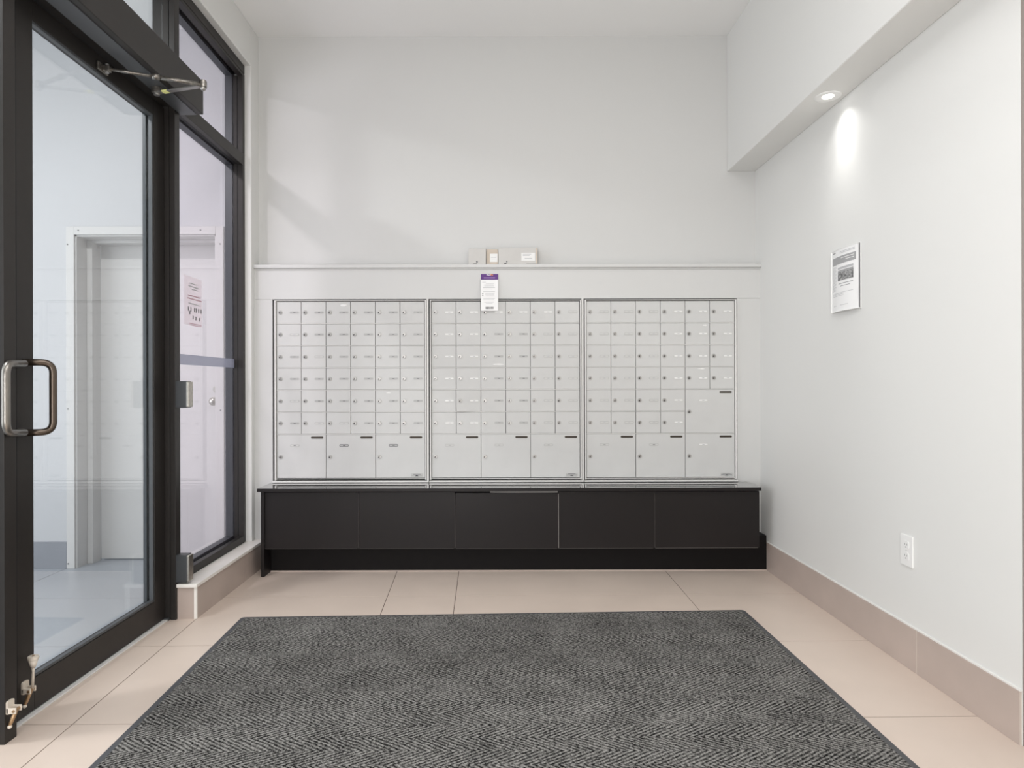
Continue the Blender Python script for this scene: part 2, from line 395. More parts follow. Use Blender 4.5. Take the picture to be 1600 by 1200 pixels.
b = MB(); b.box(-1.62, XF-.006, .945, 1.96, ZT0, ZT1, 'bronze', .0015); b.build('transom_bar', sf)
b = MB(); b.box(-1.62, XF, .9, 3.830, ZH0+.02, ZH1, 'bronze', .0015); b.box(-1.549, XF, .9, 3.830, ZH0, ZH0+.016, 'bronze', .001)
b.box(-1.545, XF-.004, .9, 3.830, ZH0+.014, ZH0+.022, 'gasket'); b.box(-1.62, -1.577, .9, 3.83, ZH0, ZH0+.02, 'bronze_bead')
b.build('head', sf)
for y0, y1, z0, z1, m_ in ((3.045, 3.8, .192, ZT0+.01, 'glass_side'), (3.045, 3.8, ZT1-.01, ZH0+.02, 'glass_side'), (2.009, 3.0, ZT1-.01, ZH0+.02, 'glass'), (.945, 1.96, ZT1-.01, ZH0+.02, 'glass'), (.945, 1.96, .02, ZT0+.01, 'glass')):
    b = MB(); b.box(-1.576, -1.570, y0, y1, z0, z1, m_); b.build('glass_pane', sf)
b = MB(); b.box(-1.5694, -1.5688, 3.046, 3.799, 1.204, 1.256, 'film'); tag(b.build('vision_strip', sf), 'pale bluish vision strip across the sidelight glass')

# threshold
b = MB(); b.box(-1.615, -1.548, 2.009, 2.999, 0, .006, 'alu', .002); b.box(-1.60, -1.545, 3.0-.012, 3.001, 0, .012, 'charcoal_plastic')
struct('trim_3', b, 'thin pale metal threshold strip under the glass door', 'threshold')

# ------------------------------------------------------------------ glass door
d1 = empty('door_1', (XD, 2.998, 0), 'dark bronze framed glass entrance door with tubular pull', 'door', kind='structure')
XB = XD-.045
b = MB()
b.box(XB, XD, 2.010, 2.153, .010, 2.400, 'bronze', .002); b.box(XB, XD, 2.909, 2.997, .010, 2.400, 'bronze', .002)
b.box(XD-.0005, XD+.0003, 2.0765, 2.0795, .012, 2.398, 'gasket')
b.box(XB, XD, 2.153, 2.909, .010, .118, 'bronze', .002); b.box(XB, XD, 2.153, 2.909, 2.332, 2.400, 'bronze', .002)
dfm = b.build('door_frame', d1)
b = MB()
b.box(XD-.020, XD-.003, 2.153, 2.909, .118, .128, 'bronze_bead', .0015); b.box(XD-.020, XD-.003, 2.153, 2.909, 2.322, 2.332, 'bronze_bead', .0015)
b.box(XD-.020, XD-.003, 2.899, 2.909, .128, 2.322, 'bronze_bead', .0015); b.box(XD-.020, XD-.003, 2.153, 2.157, .128, 2.322, 'bronze_bead', .001)
b.box(XB, XD-.030, 2.897, 2.909, .118, 2.332, 'bronze_bead')
b.build('glazing_bead', d1)
b = MB(); b.box(XD-.029, XD-.023, 2.153, 2.905, .12, 2.33, 'glass'); b.build('glass_pane', d1)
def P(px, py, Y):      # photo measurement -> point at depth Y
    dx, dy = px-779, py-601
    return Vector(((dx-dy*.0026)*Y/1000, Y, EYE-(dy+dx*.0026)*Y/1000))
zt, zb = 1.178, .945
b = MB()
b.tube(rounded_path([(XD-.001, 2.105, zt), (-1.50, 2.155, zt), (-1.50, 2.155, zb), (XD-.001, 2.105, zb)], .035), .0115, 'handle', 18)
b.build('pull_handle', d1)
b = MB()
zt2, zb2 = 1.172, .950
b.tube(rounded_path([(-1.527, 2.060, zt2), (-1.497, 1.945, zt2-.004), (-1.497, 1.945, zb2+.006), (-1.527, 2.060, zb2)], .036), .0115, 'pull_steel', 18)
b.tube([(XD-.001, 2.085, zt2), (-1.540, 2.072, zt2), (-1.527, 2.060, zt2)], .0113, 'pull_steel', 18); b.tube([(XD-.001, 2.085, zb2), (-1.540, 2.072, zb2), (-1.527, 2.060, zb2)], .0113, 'pull_steel', 18)
tag(b.build('pull_handle', d1), 'paler steel pull loop turned to the left')
# kick-down holders on the lower stile
def holder(y, z, up, X, parent, name='door_holder'):
    b = MB()
    b.prism(rrect(y-.014, y+.014, z-.012, z+.03, .006), 'yz', X-.001, X+.006, 'ivory')
    b.box(X, X+.030, y-.014, y-.009, z-.008, z+.010, 'ivory', .002); b.box(X, X+.030, y+.009, y+.014, z-.008, z+.010, 'ivory', .002)
    b.cyl((X+.024, y, z+.001), (0, 1, 0), .0045, .032, 'brass', 16)
    b.tube([(X+.022, y, z), (X+.010, y-.004, z-.035), (X+.004, y-.006, z-.05)], [.007, .006, .0045], 'brass')
    b.sphere((X+.006, y-.006, z-.050), .0065, 'ivory')
    o = b.build(name, parent)
    if up:
        b = MB()
        b.tube([(X+.024, y+.004, z), (X+.027, y+.004, z+.06), (X+.027, y+.004, z+.078)], [.0045, .0040, .0055], 'ivory')
        b.tube([(X+.027, y+.004, z+.072), (X+.027, y+.004, z+.082), (X+.027, y+.004, z+.100)], [.006, .010, .015], 'ivory', 20)
        b.cyl((X+.027, y+.004, z+.105), (0, 0, 1), .0165, .012, 'ivory', 24, bev=.002); b.cyl((X+.027, y+.004, z+.1115), (0, 0, 1), .004, .002, 'brass', 12)
        b.build('stop_foot', o)
    return o
holder(2.108, .098, True, XD, d1); holder(1.978, .100, False, XF, sf)

# ------------------------------------------------------------------ door operator with arm
op = empty('door_operator', (-1.46, 2.5, 2.387), 'long dark bronze powered opener box above the glass door', 'door opener')
b = MB(); b.box(-1.514, -1.403, 1.97, 3.050, 2.390, 2.547, 'bronze', .003); b.box(-1.508, -1.432, 1.98, 3.046, 2.3865, 2.391, 'bronze_bead', .001)
b.build('housing', op)
K = Vector((-1.243, 2.700, 2.368)); F = Vector((XD+.022, 2.528, 2.352)); S = Vector((-1.474, 2.765, 2.386))
b = MB()
b.cyl(S-Vector((0, 0, .010)), (0, 0, 1), .020, .028, 'arm', 20, bev=.003); b.cyl(S-Vector((0, 0, .026)), (0, 0, 1), .012, .012, 'chrome', 14)
d = (K-S).normalized(); L_ = (K-S).length; n = Vector((-d.y, d.x, 0))
S2 = Vector((S.x, S.y, 2.364))
q = Matrix.Translation(S2) @ Matrix((( d.x, n.x, 0, 0), (d.y, n.y, 0, 0), (0, 0, 1, 0), (0, 0, 0, 1)))
b.box(0, L_, -.011, .011, -.003, .003, 'chrome', .001, M4=q); b.box(.035, .062, -.0112, .0112, -.0036, .0034, 'sticker_yellow', M4=q)
b.build('lever_arm', op)
b = MB()
b.cyl(K+Vector((0, 0, .002)), (0, 0, 1), .015, .032, 'arm', 20, bev=.003); b.sphere(K+Vector((0, 0, -.014)), .012, 'chrome')
mid = K.lerp(F, .49); b.tube([K, mid], .0085, 'arm'); b.tube([K.lerp(F, .47), K.lerp(F, .55)], .0115, 'arm'); b.tube([mid, F], .0062, 'arm')
b.build('connecting_rod', op)
b = MB()
b.box(XD, XD+.010, F.y-.034, F.y+.030, F.z-.016, F.z+.016, 'arm', .003); b.box(XD+.008, XD+.034, F.y-.010, F.y+.012, F.z-.012, F.z+.010, 'arm', .003)
b.cyl(F, (0, 0, 1), .007, .036, 'chrome', 14)
b.build('arm_shoe', op)

# push plates on the mullion
def push_plate(z0, z1, label):
    e = empty('door_push_plate', (XF, 3.02, z0), label, 'push plate', group='narrow push plates on the dark post')
    b = MB(); b.box(XF+.0005, XF+.052, 2.998, 3.046, z0, z1, 'charcoal_plastic', .003); b.build('backbox', e)
    b = MB(); b.box(XF+.050, XF+.062, 2.9995, 3.0445, z0+.003, z1-.003, 'steel', .004, 3); b.build('plate', e)
push_plate(.995, 1.121, 'narrow push plate at hand height on the dark post')
push_plate(.176, .305, 'narrow push plate low on the dark post just above the white sill')

# notice taped on the sidelight
b = MB(); e = empty('taped_notice', (-1.569, 3.3, 1.41), 'faded pinkish paper notice taped to the sidelight glass', 'notice')
b.box(-1.5698, -1.5690, 3.195, 3.385, 1.408, 1.655, 'notice_paper'); b.build('sheet', e)
b = MB(); xs = -1.5688
def yz(y0, y1, z0, z1, m): b.box(-1.5690, -1.5686, y0, y1, z0, z1, m)
for z, m_, y0, y1 in ((1.618, 'ink_light', 3.25, 3.33), (1.603, 'ink_light', 3.24, 3.35), (1.590, 'ink_light', 3.27, 3.34), (1.556, 'pink_ink', 3.235, 3.37), (1.540, 'pink_ink', 3.23, 3.385), (1.515, 'ink_light', 3.24, 3.36)):
    yz(y0, y1, z, z+.005, m_)
for y in (3.235, 3.262, 3.30, 3.318, 3.345, 3.372): yz(y, y+.010, 1.478, 1.500, 'ink')
for y, z in ((3.25, 1.462), (3.285, 1.440), (3.315, 1.438), (3.355, 1.436)): yz(y, y+.010, z, z+.018, 'ink')
for z in (1.415, 1.407): yz(3.25, 3.38, z, z+.003, 'pink_ink')
tag(b.build('print', e), kind=None)

# ------------------------------------------------------------------ mailbox surround, ledge
ox0, ox1, oz = -1.3705, 1.4465, 1.6200
b = MB()
b.box(XL, XR, YM, YU-.001, oz, 1.806, 'panelwood'); b.box(XL, ox0, YM, YU-.001, .10, oz-.0012, 'panelwood'); b.box(ox1, XR, YM, YU-.001, .10, oz-.0012, 'panelwood')
b.box(ox0, ox1, YM, YU-.001, .10, .509, 'panelwood')
struct('trim_4', b, 'pale grey board surround framing the mailboxes', 'surround')
b = MB(); b.box(XL, XR, 3.858, YU-.001, 1.806, 1.8275, 'panelwood', .004); b.box(XL, XR, 3.872, 3.88, 1.798, 1.806, 'panelwood', .002)
struct('trim_5', b, 'pale grey ledge running above the mailboxes', 'ledge')

# ------------------------------------------------------------------ mailbox units
CW, RH = .1495, .1340
ZB = .5344
YD = 3.872        # door face
def door_mesh(w_, h_):
    b = MB(); b.box(.0014, w_-.0014, 0, .012, .0030, h_-.0030, 'mail', .0012, 1); return b
def to_mesh(mb, name):
    me = bpy.data.meshes.new(name); mb.bm.to_mesh(me); mb.bm.free()
    for m in mb.mats: me.materials.append(M[m])
    return me
def lock_mb(z):
    b = MB(); x = .0235
    b.cyl((x, -.0015, z), (0, 1, 0), .0130, .003, 'label_rim', 20); b.cyl((x, -.0035, z), (0, 1, 0), .0100, .006, 'chrome', 20, bev=.0012)
    b.box(x-.0055, x+.0005, -.0072, -.006, z-.0065, z+.001, 'ink_dark'); b.box(x-.0012, x+.0012, -.0072, -.0062, z-.004, z+.005, 'dark'); return b
def label_mb(cx, z, fill, rim='label_rim', w_=.056, h_=.0145, mark='ink'):
    b = MB(); b.prism(rrect(cx-w_/2, cx+w_/2, z-h_/2, z+h_/2, .006), 'xz', -.0016, .0, rim)
    b.prism(rrect(cx-w_/2+.003, cx+w_/2-.003, z-h_/2+.003, z+h_/2-.003, .004), 'xz', -.0020, -.0014, fill)
    b.box(cx-.006, cx+.007, -.0024, -.0018, z-.0018, z+.0018, mark); return b
SM = dict(door=to_mesh(door_mesh(CW, RH), 'door_small'), lock=to_mesh(lock_mb(RH/2), 'lock_small'),
          grey=to_mesh(label_mb(.1085, RH/2, 'label_grey'), 'label_grey'), pale=to_mesh(label_mb(.1085, RH/2, 'label_pale', mark='ink_light'), 'label_pale'),
          white=to_mesh(label_mb(.1085, RH/2, 'label_white', 'label_pale', mark='ink_light'), 'label_white'))
PW, PH = 2*CW, 2*RH
b = MB(); b.prism(rrect(PW-.092, PW-.017, PH-.0255, PH-.0135, .006), 'xz', -.0010, .001, 'slot'); slot_me = to_mesh(b, 'slot')
b = MB(); nx, nz = PW-.085, .010
b.prism(rrect(nx, nx+.070, nz, nz+.019, .002), 'xz', -.0022, 0, 'label_rim'); b.box(nx+.002, nx+.068, -.0028, -.002, nz+.0075, nz+.0095, 'ink'); b.box(nx+.012, nx+.058, -.0027, -.002, nz+.013, nz+.016, 'ink')
b.prism([(nx+.024, nz+.003), (nx+.046, nz+.003), (nx+.035, nz+.010)], 'xz', -.0034, -.002, 'ink_dark'); plate_me = to_mesh(b, 'maker_plate')
BG = dict(door=to_mesh(door_mesh(PW, PH), 'door_large'), lock=to_mesh(lock_mb(PH/2-.003), 'lock_large'),
          grey=to_mesh(label_mb(.1085, PH-.068, 'label_grey', 'ink', mark='ink_dark'), 'label_grey_l'), pale=to_mesh(label_mb(.1085, PH-.068, 'label_pale', mark='ink'), 'label_pale_l'),
          white=to_mesh(label_mb(.1085, PH-.068, 'label_white', 'label_pale', mark='ink_light'), 'label_white_l'))
def child(name, me, parent, loc=(0, 0, 0), rz=0):
    o = bpy.data.objects.new(name, me); C.objects.link(o); o.parent = parent; o.location = loc; o.rotation_euler = (0, 0, rz); return o
SCUFF = {(0, 2, 7): (.085, .100, .045, .022), (1, 2, 5): (.060, .012, .085, .012), (2, 4, 6): (.105, .112, .030, .012), (2, 4, 4): (.070, .118, .055, .010), (0, 4, 3): (.060, .112, .035, .007)}
def scuff_mesh(x, z, w_, h_):
    b = MB(); rr = random.Random(int(x*1e4)); n = 14
    b.prism([(x+w_/2+w_/2*math.cos(2*math.pi*k/n)*rr.uniform(.6, 1), z+h_/2+h_/2*math.sin(2*math.pi*k/n)*rr.uniform(.4, 1)) for k in range(n)], 'xz', -.0006, 0, 'label_white')
    return to_mesh(b, 'tape_residue')
def mail_unit(gx, kind, label, last=False):
    u = empty('mailbox_unit', (gx, YD, ZB), label, 'mailboxes', group='banks of silver mailboxes above the black bench')
    W, H = 6*CW, 8*RH
    x0 = gx-.0255 if kind == 0 else gx-.0150; x1 = gx+W+(.017 if last else .024)
    b = MB(); b.box(x0+.0008, x1-.0008, YD+.022, YU-.003, .512, oz-.001, 'dark'); b.build('body', u)
    b = MB()
    xl = gx-.0105 if kind == 0 else gx-.0092
    xr = gx+W+.0092
    b.box(xl, gx-.0018, YD-.010, YD+.022, ZB-.0085, ZB+H+.0056, 'alu', .001, 1); b.box(gx+W+.0018, xr, YD-.010, YD+.022, ZB-.0085, ZB+H+.0056, 'alu', .001, 1)
    b.box(gx-.0018, gx+W+.0018, YD-.010, YD+.022, ZB+H+.0016, ZB+H+.0056, 'alu', .001, 1)
    b.box(gx-.0018, gx+W+.0018, YD-.004, YD+.022, ZB-.0040, ZB-.0008, 'alu', .001, 1)
    b.box(x0+.001, x1-.001, YD-.014, YD+.022, .5115, .5215, 'alu', .002, 1)
    for k in range(1, 8):
        if k == 1: continue
        z = ZB+k*RH; xe = gx+W-(2*CW if (kind == 2 and k == 3) else 0)
        b.box(gx+.001, xe-.001, YD-.0020, YD+.012, z-.0020, z+.0020, 'alu')
    if not last: b.box(gx+W+.0115, gx+W+.0235, YD-.006, YD+.022, .5215, oz-.001, 'alu', .001, 1)
    b.build('frame', u)
    def put(c, r, big, fill, plate=False):
        s = BG if big else SM; z = r*RH
        if kind == 1 and (c, r) == (1, 3) and not big:      # this door hangs slightly open, hinged on its right edge
            a = R(5.5); o = child('door', s['door'], u, ((c+1)*CW-CW*math.cos(a), -CW*math.sin(a)-.002, z), a); tag(o, 'slightly open mailbox door')
        else: o = child('door', s['door'], u, (c*CW, 0, z))
        child('lock', s['lock'], o); child('number_label', s[fill], o)
        if big: tag(child('card_slot', slot_me, o), None)
        if (kind, c, r) in SCUFF: child('tape_residue', scuff_mesh(*SCUFF[(kind, c, r)]), o)
        if plate: child('maker_plate', plate_me, o)
    for r in range(2, 8):
        for c in range(6):
            if kind == 2 and r in (2, 3) and c >= 4: continue
            if kind == 0: fill = 'pale' if (c == 2 and r == 2) or (c in (0, 1) and (c+r) % 3 == 0) else 'grey'
            elif kind == 1: fill = 'white' if (c < 2 or r == 7) and c != 5 else ('grey' if c in (2, 3) else 'pale')
            else: fill = 'white' if c >= 3 else 'pale'
            put(c, r, False, fill)
    if kind == 2: put(4, 2, True, 'white')
    for i, c in enumerate((0, 2, 4)):
        put(c, 0, True, ('grey' if kind == 0 and i else 'white' if kind == 2 and i == 2 else 'pale'), plate=(i == 2))
    return u
mail_unit(-1.3429, 0, 'left bank of silver mailbox doors, nearest the glass door')
mail_unit(-.4056, 1, 'middle bank of silver mailboxes, with the purple paper tag over its top edge')
mail_unit(.5310, 2, 'right bank of silver mailboxes, the one with an extra large door above its bottom row', last=True)

# ------------------------------------------------------------------ bench
bx0, bx1 = -1.380, 1.497
bench = empty('bench_cabinet', ((bx0+bx1)/2, 3.77, 0), 'long low black bench cabinet with glossy top under the mailboxes', 'bench')
b = MB(); b.box(bx0, bx1, 3.652, 3.866, .4905, .5095, 'black_top'); b.box(bx0, bx1, 3.648, 3.6518, .4905, .5090, 'black', .0012); b.build('top', bench)
b = MB(); b.box(-1.365, -1.346, 3.668, 3.866, 0, .4905, 'black', .0015); b.build('side_panel', bench)
b = MB(); b.box(-1.346, bx1-.004, 3.700, 3.866, .160, .4905, 'kick'); b.box(bx1-.004, XR-.010, 3.775, 3.866, .158, .206, 'kick'); b.build('carcass', bench)
b = MB(); b.box(-1.346, XR-.0085, 3.776, 3.795, .006, .159, 'kick', .001); b.box(-1.346, XR-.0085, 3.771, 3.776, .0, .007, 'base_tile'); b.build('kick_plate', bench)
px = [411.5, 560.3, 710.8, 872.2, 1022.8, 1186.5]
pxs = [(p-779)*3.68/1000 for p in px]
for i in range(5):
    x0, x1 = pxs[i]+.0012, pxs[i+1]-.0012
    z0, z1 = .1585, .4835
    b = MB()
    if i == 2:
        b.box(x0, x1, 3.672, 3.698, z0+.002, z1-.004, 'black', .0015, M4=Matrix.Translation((x0, 3.68, z0)) @ Matrix.Rotation(R(.35), 4, 'Y') @ Matrix.Translation((-x0, -3.68, -z0)))
        o = b.build('drawer_front', bench); tag(o, 'drawer front sagging slightly at its right corner')
        b = MB(); b.box(x0+.20, x1-.002, 3.690, 3.699, z1-.0060, z1+.0025, 'edge_light'); b.build('worn_edge', o)
    else:
        b.box(x0, x1, 3.680, 3.699, z0, z1, 'black', .0015); o = b.build('drawer_front', bench)
    b = MB(); zz = 3.6795 if i != 2 else 3.6715
    if i in (1, 2): b.box(x1-.0006, x1+.0008, zz, zz+.01, z0+.004, z1-.01, 'edge' if i == 1 else 'edge_light')
    elif i in (0, 3): b.box(x1-.0004, x1+.0004, zz, zz+.01, z0+.004, z1-.01, 'edge')
    if i == 4: b.box(x0+.001, x1-.01, zz, zz+.01, z0-.0008, z0+.0008, 'edge')
    else: b.box(x0+.002, x1-.01, zz, zz+.01, z0-.0004, z0+.0004, 'edge')
    b.build('edge_band', o)  # thin pale bands: chipped edges plus a bevel highlight painted as colour

# ------------------------------------------------------------------ parcels on the ledge
ZL = 1.8275
b = MB(); e = empty('parcel', (-.127, 3.90, ZL), 'pale white carton standing at the left end of the parcels on the ledge', 'parcel', group='parcels on the ledge')
b.box(-.180, -.074, 3.875, 3.940, ZL, ZL+.098, 'carton', .003); b.build('carton', e)
b = MB(); b.box(-.15, -.128, 3.8742, 3.8752, ZL+.0015, ZL+.006, 'ink_dark'); b.box(-.134, -.124, 3.8742, 3.8752, ZL+.012, ZL+.022, 'ink'); b.box(-.16, -.115, 3.8742, 3.8752, ZL+.001, ZL+.003, 'ink'); b.build('print', e)
b = MB(); e = empty('parcel', (-.035, 3.90, ZL), 'small kraft cardboard box with white sticker between the two white cartons', 'parcel', group='parcels on the ledge')
b.box(-.072, -.001, 3.890, 3.942, ZL, ZL+.095, 'kraft', .002); b.build('carton', e)
b = MB(); b.box(-.050, -.004, 3.8892, 3.8902, ZL+.018, ZL+.068, 'label_white'); b.box(-.044, -.012, 3.8888, 3.8894, ZL+.045, ZL+.048, 'ink_light'); b.box(-.040, -.02, 3.8888, 3.8894, ZL+.035, ZL+.037, 'ink_light'); b.build('address_label', e)
b = MB(); e = empty('parcel', (.12, 3.90, ZL), 'widest pale carton with bright white address label at the right end', 'parcel', group='parcels on the ledge')
b.box(.001, .236, 3.873, 3.942, ZL, ZL+.101, 'carton', .003); b.box(.226, .2368, 3.8728, 3.943, ZL+.001, ZL+.100, 'kraft', .002)
b.build('carton', e)
b = MB(); b.box(.140, .222, 3.8722, 3.8732, ZL+.022, ZL+.070, 'label_white')
for z, x0, x1 in ((.060, .148, .20), (.052, .148, .19), (.035, .160, .205)): b.box(x0, x1, 3.8718, 3.8724, ZL+z, ZL+z+.003, 'ink_light')
b.build('address_label', e)
b = MB(); b.box(.035, .05, 3.8722, 3.8732, ZL+.0015, ZL+.007, 'ink_dark'); b.box(.048, .056, 3.8722, 3.8732, ZL+.013, ZL+.022, 'ink'); b.box(.028, .06, 3.8722, 3.8732, ZL+.009, ZL+.0105, 'ink_light'); b.box(.17, .232, 3.8722, 3.8732, ZL+.002, ZL+.0045, 'ink'); b.build('print', e)

# ------------------------------------------------------------------ courier door tag hanging over the mailbox frame
tx0, tx1, tz1, tz0 = -.1050, -.0010, 1.770, 1.545
tg = empty('door_tag', ((tx0+tx1)/2, 3.855, tz0), 'white paper delivery tag with purple header stuck above the middle mailboxes', 'delivery tag')
b = MB(); n = 14
def tagY(z): return 3.8772 - .0035 - .020*((tz1-z)/(tz1-tz0))**1.0
for k in range(n):
    za, zb_ = tz1-(tz1-tz0)*k/n, tz1-(tz1-tz0)*(k+1)/n
    ya, yb = tagY(za), tagY(zb_)
    b.poly([(tx0, ya, za), (tx0, yb, zb_), (tx1, yb, zb_), (tx1, ya, za)], 'paper')
    b.poly([(tx0, ya+.0008, za), (tx1, ya+.0008, za), (tx1, yb+.0008, zb_), (tx0, yb+.0008, zb_)], 'paper')
b.build('sheet', tg)
def on_tag(b, x0, x1, z0, z1, m, lift=.0006):
    k = max(1, int((z1-z0)/.01)+1)
    for i in range(k):
        za, zb_ = z1-(z1-z0)*i/k, z1-(z1-z0)*(i+1)/k
        b.poly([(x0, tagY(za)-lift, za), (x0, tagY(zb_)-lift, zb_), (x1, tagY(zb_)-lift, zb_), (x1, tagY(za)-lift, za)], m)
b = MB(); on_tag(b, tx0, tx1, tz1-.035, tz1, 'purple'); b.build('header', tg)
b = MB(); on_tag(b, tx0+.017, tx1-.018, tz1-.0265, tz1-.0215, 'lilac', .0010)
for z, x0, x1 in ((.05, .008, .03), (.058, .03, .08), (.066, .02, .075), (.073, .02, .08), (.083, .012, .085), (.091, .012, .07), (.107, .012, .085), (.120, .025, .082), (.127, .025, .08), (.134, .03, .082), (.149, .015, .085), (.157, .015, .08), (.172, .02, .078), (.180, .03, .07)):
    on_tag(b, tx0+x0, tx0+x1, tz1-z-.0022, tz1-z, 'ink_light')
on_tag(b, tx0+.007, tx0+.015, tz1-.122, tz1-.119, 'ink_dark'); on_tag(b, tx0+.007, tx0+.015, tz1-.134, tz1-.131, 'ink_dark')
x = tx0+.028
while x < tx0+.073:
    w_ = random.choice((.0012, .0024, .003)); on_tag(b, x, x+w_, tz0+.011, tz0+.024, 'ink_dark'); x += w_+random.choice((.0012, .002))
b.build('print', tg)
def text_mesh(txt, size, m, name, parent, x, z, y):
    cu = bpy.data.curves.new('t', 'FONT'); cu.body = txt; cu.size = size; cu.extrude = .0001; cu.offset = size*.02
    to = bpy.data.objects.new('t', cu); C.objects.link(to); bpy.context.view_layer.update()
    me = bpy.data.meshes.new_from_object(to); bpy.data.objects.remove(to)
    me.transform(Matrix.Translation(Vector((x, y, z))-parent.location) @ Matrix.Rotation(math.pi/2, 4, 'X'))
    me.materials.clear(); me.materials.append(M[m])
    o = bpy.data.objects.new(name, me); C.objects.link(o); o.parent = parent
    return max(v.co.x for v in me.vertices)+parent.location.x
xe = text_mesh('Fed', .0165, 'white_print', 'logo', tg, tx0+.034, tz1-.0125, tagY(tz1)-.0014)
text_mesh('Ex', .0165, 'orange', 'logo', tg, xe+.0005, tz1-.0125, tagY(tz1)-.0014)

# ------------------------------------------------------------------ notice holder on right wall
nt_ = empty('wall_notice', (XR, 2.91, 1.432), 'framed printed notice with grey banner and small photo on the right wall', 'notice')
ny0, ny1, nz0, nz1 = 2.797, 3.026, 1.432, 1.720
def nX(y): t = (y-ny0)/(ny1-ny0); return XR-.008-.013*math.sin(math.pi*t)**1.0
def sheet(b, y0, y1, z0, z1, m, lift):
    k = max(1, int((y1-y0)/.012)+1)
    for i in range(k):
        ya, yb = y0+(y1-y0)*i/k, y0+(y1-y0)*(i+1)/k
        b.poly([(nX(ya)-lift, ya, z0), (nX(ya)-lift, ya, z1), (nX(yb)-lift, yb, z1), (nX(yb)-lift, yb, z0)], m)
b = MB(); sheet(b, ny0+.004, ny1-.004, nz0+.003, nz1-.003, 'paper', .001); b.build('sheet', nt_)
b = MB()
def u(a): return ny1-.004-a*(ny1-ny0-.008)      # 0 at the left edge seen from the room
def v(a): return nz1-a*(nz1-nz0)
def pr(u0, u1, v0, v1, m): sheet(b, u(u1), u(u0), v(v1), v(v0), m, .0016)
pr(.03, .93, .125, .245, 'grey_print'); pr(.03, .2, .035, .055, 'grey_print')
for q in (.055, .075): pr(.4, .9, q, q+.008, 'ink_light')
b2 = b
def pr2(u0, u1, v0, v1, m): sheet(b, u(u1), u(u0), v(v1), v(v0), m, .0022)
pr2(.45, .88, .155, .165, 'label_white'); pr2(.62, .88, .19, .200, 'label_white')
for i in range(22): pr(.03, .24 - .05*(i % 3 == 2), .275+i*.018, .280+i*.018, 'ink_light')
pr(.32, .86, .30, .335, 'ink_light')
pr(.35, .85, .56, .568, 'ink'); pr(.42, .76, .600, .607, 'ink')
for q in (.70, .72, .745): pr(.05, .85 - .3*(q > .71), q, q+.006, 'ink_light')
pr(.1, .25, .90, .905, 'ink_light'); pr(.40, .70, .90, .906, 'ink_light')
b.build('print', nt_)
b = MB(); sheet(b, u(.86), u(.32), v(.515), v(.38), 'photo', .0019); sheet(b, u(.86), u(.32), v(.38), v(.35), 'grey_print', .0019); b.build('photo', nt_)
b = MB()
k = 16
for i in range(k):
    ya, yb = ny0+(ny1-ny0)*i/k, ny0+(ny1-ny0)*(i+1)/k
    for z0, z1 in ((nz0, nz0+.003), (nz1-.003, nz1)):
        b.prism([(nX(ya)-.003, ya), (nX(yb)-.003, yb), (nX(yb)+.001, yb), (nX(ya)+.001, ya)], 'xy', z0, z1, 'plastic_white')
b.box(XR-.0085, XR-.0005, ny0+.001, ny0+.003, nz0+.002, nz1-.002, 'ink'); b.box(XR-.014, XR-.0005, ny1-.003, ny1+.001, nz0, nz1, 'plastic_white')  # thin dark strip paints the shaded right side of the holder
b.box(XR-.004, XR-.0005, ny0, ny1, nz0, nz1, 'plastic_white')
b.build('holder', nt_)

# ------------------------------------------------------------------ outlet
oy, ozc = 2.485, .452
ol = empty('wall_outlet', (XR, oy, ozc), 'white double electrical outlet low on the right wall', 'outlet')
b = MB(); b.box(XR-.006, XR-.0003, oy-.038, oy+.038, ozc-.060, ozc+.060, 'plastic_white', .0022); b.build('cover_plate', ol)
for dz_ in (.0215, -.0215):
    b = MB(); z = ozc+dz_
    b.prism(rrect(oy-.0165, oy+.0165, z-.0165, z+.0165, .011), 'yz', XR-.0074, XR-.005, 'plastic_white')
    b.box(XR-.0078, XR-.0072, oy+.005, oy+.0072, z-.001, z+.007, 'ink'); b.box(XR-.0078, XR-.0072, oy-.0072, oy-.005, z-.001, z+.006, 'ink')
    b.cyl((XR-.0075, oy, z-.008), (1, 0, 0), .0026, .0008, 'ink', 12)
    b.build('socket', ol)
b = MB(); b.cyl((XR-.0062, oy, ozc), (1, 0, 0), .003, .0012, 'label_pale', 14); b.build('screw', ol)

# ------------------------------------------------------------------ downlight
dl = empty('downlight', (1.505, 2.918, 2.411), 'small round lit downlight in the bulkhead over the right wall', 'downlight')
b = MB(); prof = [(.057, 0), (.056, -.003), (.050, -.0045), (.038, -.0035), (.020, -.0010)]; seg = 40
bm = b.bm; rings = []
for r, z in prof: rings.append([bm.verts.new((1.505+r*math.cos(2*math.pi*k/seg), 2.918+r*math.sin(2*math.pi*k/seg), 2.411+z)) for k in range(seg)])
mi = b.mi('plastic_white')
for a_, c_ in zip(rings, rings[1:]):
    for k in range(seg): f = bm.faces.new((a_[k], a_[(k+1) % seg], c_[(k+1) % seg], c_[k])); f.material_index = mi; f.smooth = True
b.build('trim_ring', dl)
b = MB(); b.cyl((1.505, 2.918, 2.4095), (0, 0, 1), .024, .003, 'downlight', 32); b.build('lens', dl)
sp = bpy.data.lights.new('downlight_beam', 'SPOT'); sp.energy = 3.2; sp.spot_size = R(120); sp.spot_blend = 1.0; sp.shadow_soft_size = .02; sp.color = (1, .985, .96)
so = bpy.data.objects.new('downlight_beam', sp); C.objects.link(so); so.location = (1.512, 2.918, 2.400); so.parent = None
sp2 = sp.copy(); sp2.energy = 5.5; sp2.spot_size = R(62)
so2 = bpy.data.objects.new('downlight_core_beam', sp2); C.objects.link(so2); so2.location = (1.512, 2.918, 2.400)

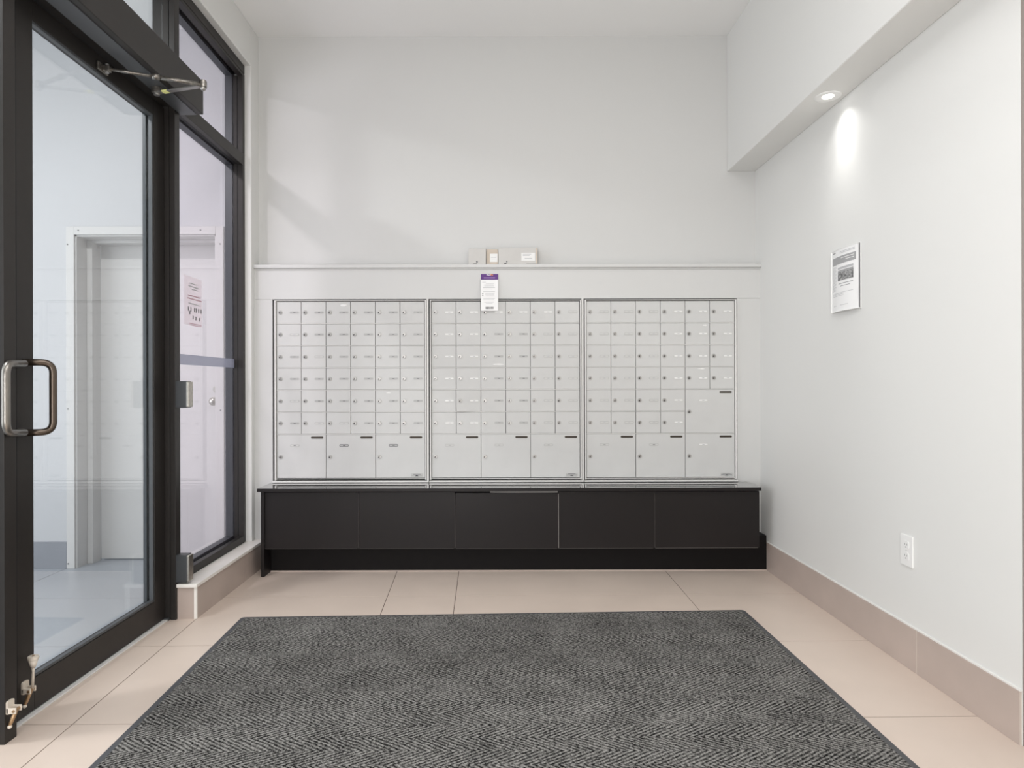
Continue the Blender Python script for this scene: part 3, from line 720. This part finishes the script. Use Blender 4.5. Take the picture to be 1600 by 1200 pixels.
# ------------------------------------------------------------------ floor mat
def FP(px, py): dx, dy = px-779, py-601; dx, dy = dx-dy*.0026, dy+dx*.0026; Y = EYE*1000/dy; return Vector((dx*Y/1000, Y, 0))
A = FP(377, 965); B_ = FP(1163, 953.5); Lf = FP(207, 1132); Rt = FP(1363, 1133)
dirL = (Lf-A).normalized(); dirR = (Rt-B_).normalized(); LEN = 1.75
D_ = A+dirL*LEN; C_ = B_+dirR*LEN
matl = empty('entrance_mat', ((A+B_+C_+D_)/4), 'large charcoal chevron carpet mat with rubber edging on the beige tiles', 'mat')
def inset(pts, w_):
    n = len(pts); out = []
    for i in range(n):
        p0, p1, p2 = pts[i-1], pts[i], pts[(i+1) % n]
        e1 = (p1-p0).normalized(); e2 = (p2-p1).normalized()
        n1 = Vector((e1.y, -e1.x, 0)); n2 = Vector((e2.y, -e2.x, 0))
        bis = (n1+n2).normalized(); out.append(p1+bis*(w_/bis.dot(n1)))
    return out
def round_corners(pts, r, n=6):
    out = []; N = len(pts)
    for i in range(N):
        a, b_, c = pts[i-1], pts[i], pts[(i+1) % N]
        p1 = b_+(a-b_).normalized()*r; p2 = b_+(c-b_).normalized()*r
        for k in range(n+1): t = k/n; out.append((1-t)**2*p1+2*t*(1-t)*b_+t*t*p2)
    return out
quad = [A, B_, C_, D_]     # clockwise from above
outer = round_corners(quad, .02); i1 = round_corners(inset(quad, .003), .02); i2 = round_corners(inset(quad, .026), .016); i3 = round_corners(inset(quad, .030), .014)
b = MB(); bm = b.bm; mi = b.mi('rubber')
r0 = [bm.verts.new(p) for p in outer]; r1 = [bm.verts.new(p+Vector((0, 0, .003))) for p in i1]; r2 = [bm.verts.new(p+Vector((0, 0, .006))) for p in i2]
r3 = [bm.verts.new(p+Vector((0, 0, .006))) for p in i3]; r4 = [bm.verts.new(p) for p in i3]
for a_, c_ in ((r0, r1), (r1, r2), (r2, r3), (r3, r4)):
    for k in range(len(a_)): bm.faces.new((a_[k], a_[(k+1) % len(a_)], c_[(k+1) % len(a_)], c_[k])).material_index = mi
bmesh.ops.recalc_face_normals(bm, faces=bm.faces[:])
b.build('rubber_border', matl)
b = MB(); bm = b.bm; mi = b.mi('carpet')
t0 = [bm.verts.new(p+Vector((0, 0, .0005))) for p in i2]; t1 = [bm.verts.new(p+Vector((0, 0, .0065))) for p in i2]
t2 = [bm.verts.new(p+Vector((0, 0, .0085))) for p in i3]
for a_, c_ in ((t0, t1), (t1, t2)):
    for k in range(len(a_)): bm.faces.new((a_[k], a_[(k+1) % len(a_)], c_[(k+1) % len(a_)], c_[k])).material_index = mi
bm.faces.new(t2).material_index = mi; bm.faces.new(list(reversed(t0))).material_index = mi
bmesh.ops.recalc_face_normals(bm, faces=bm.faces[:])
b.build('carpet_pile', matl)
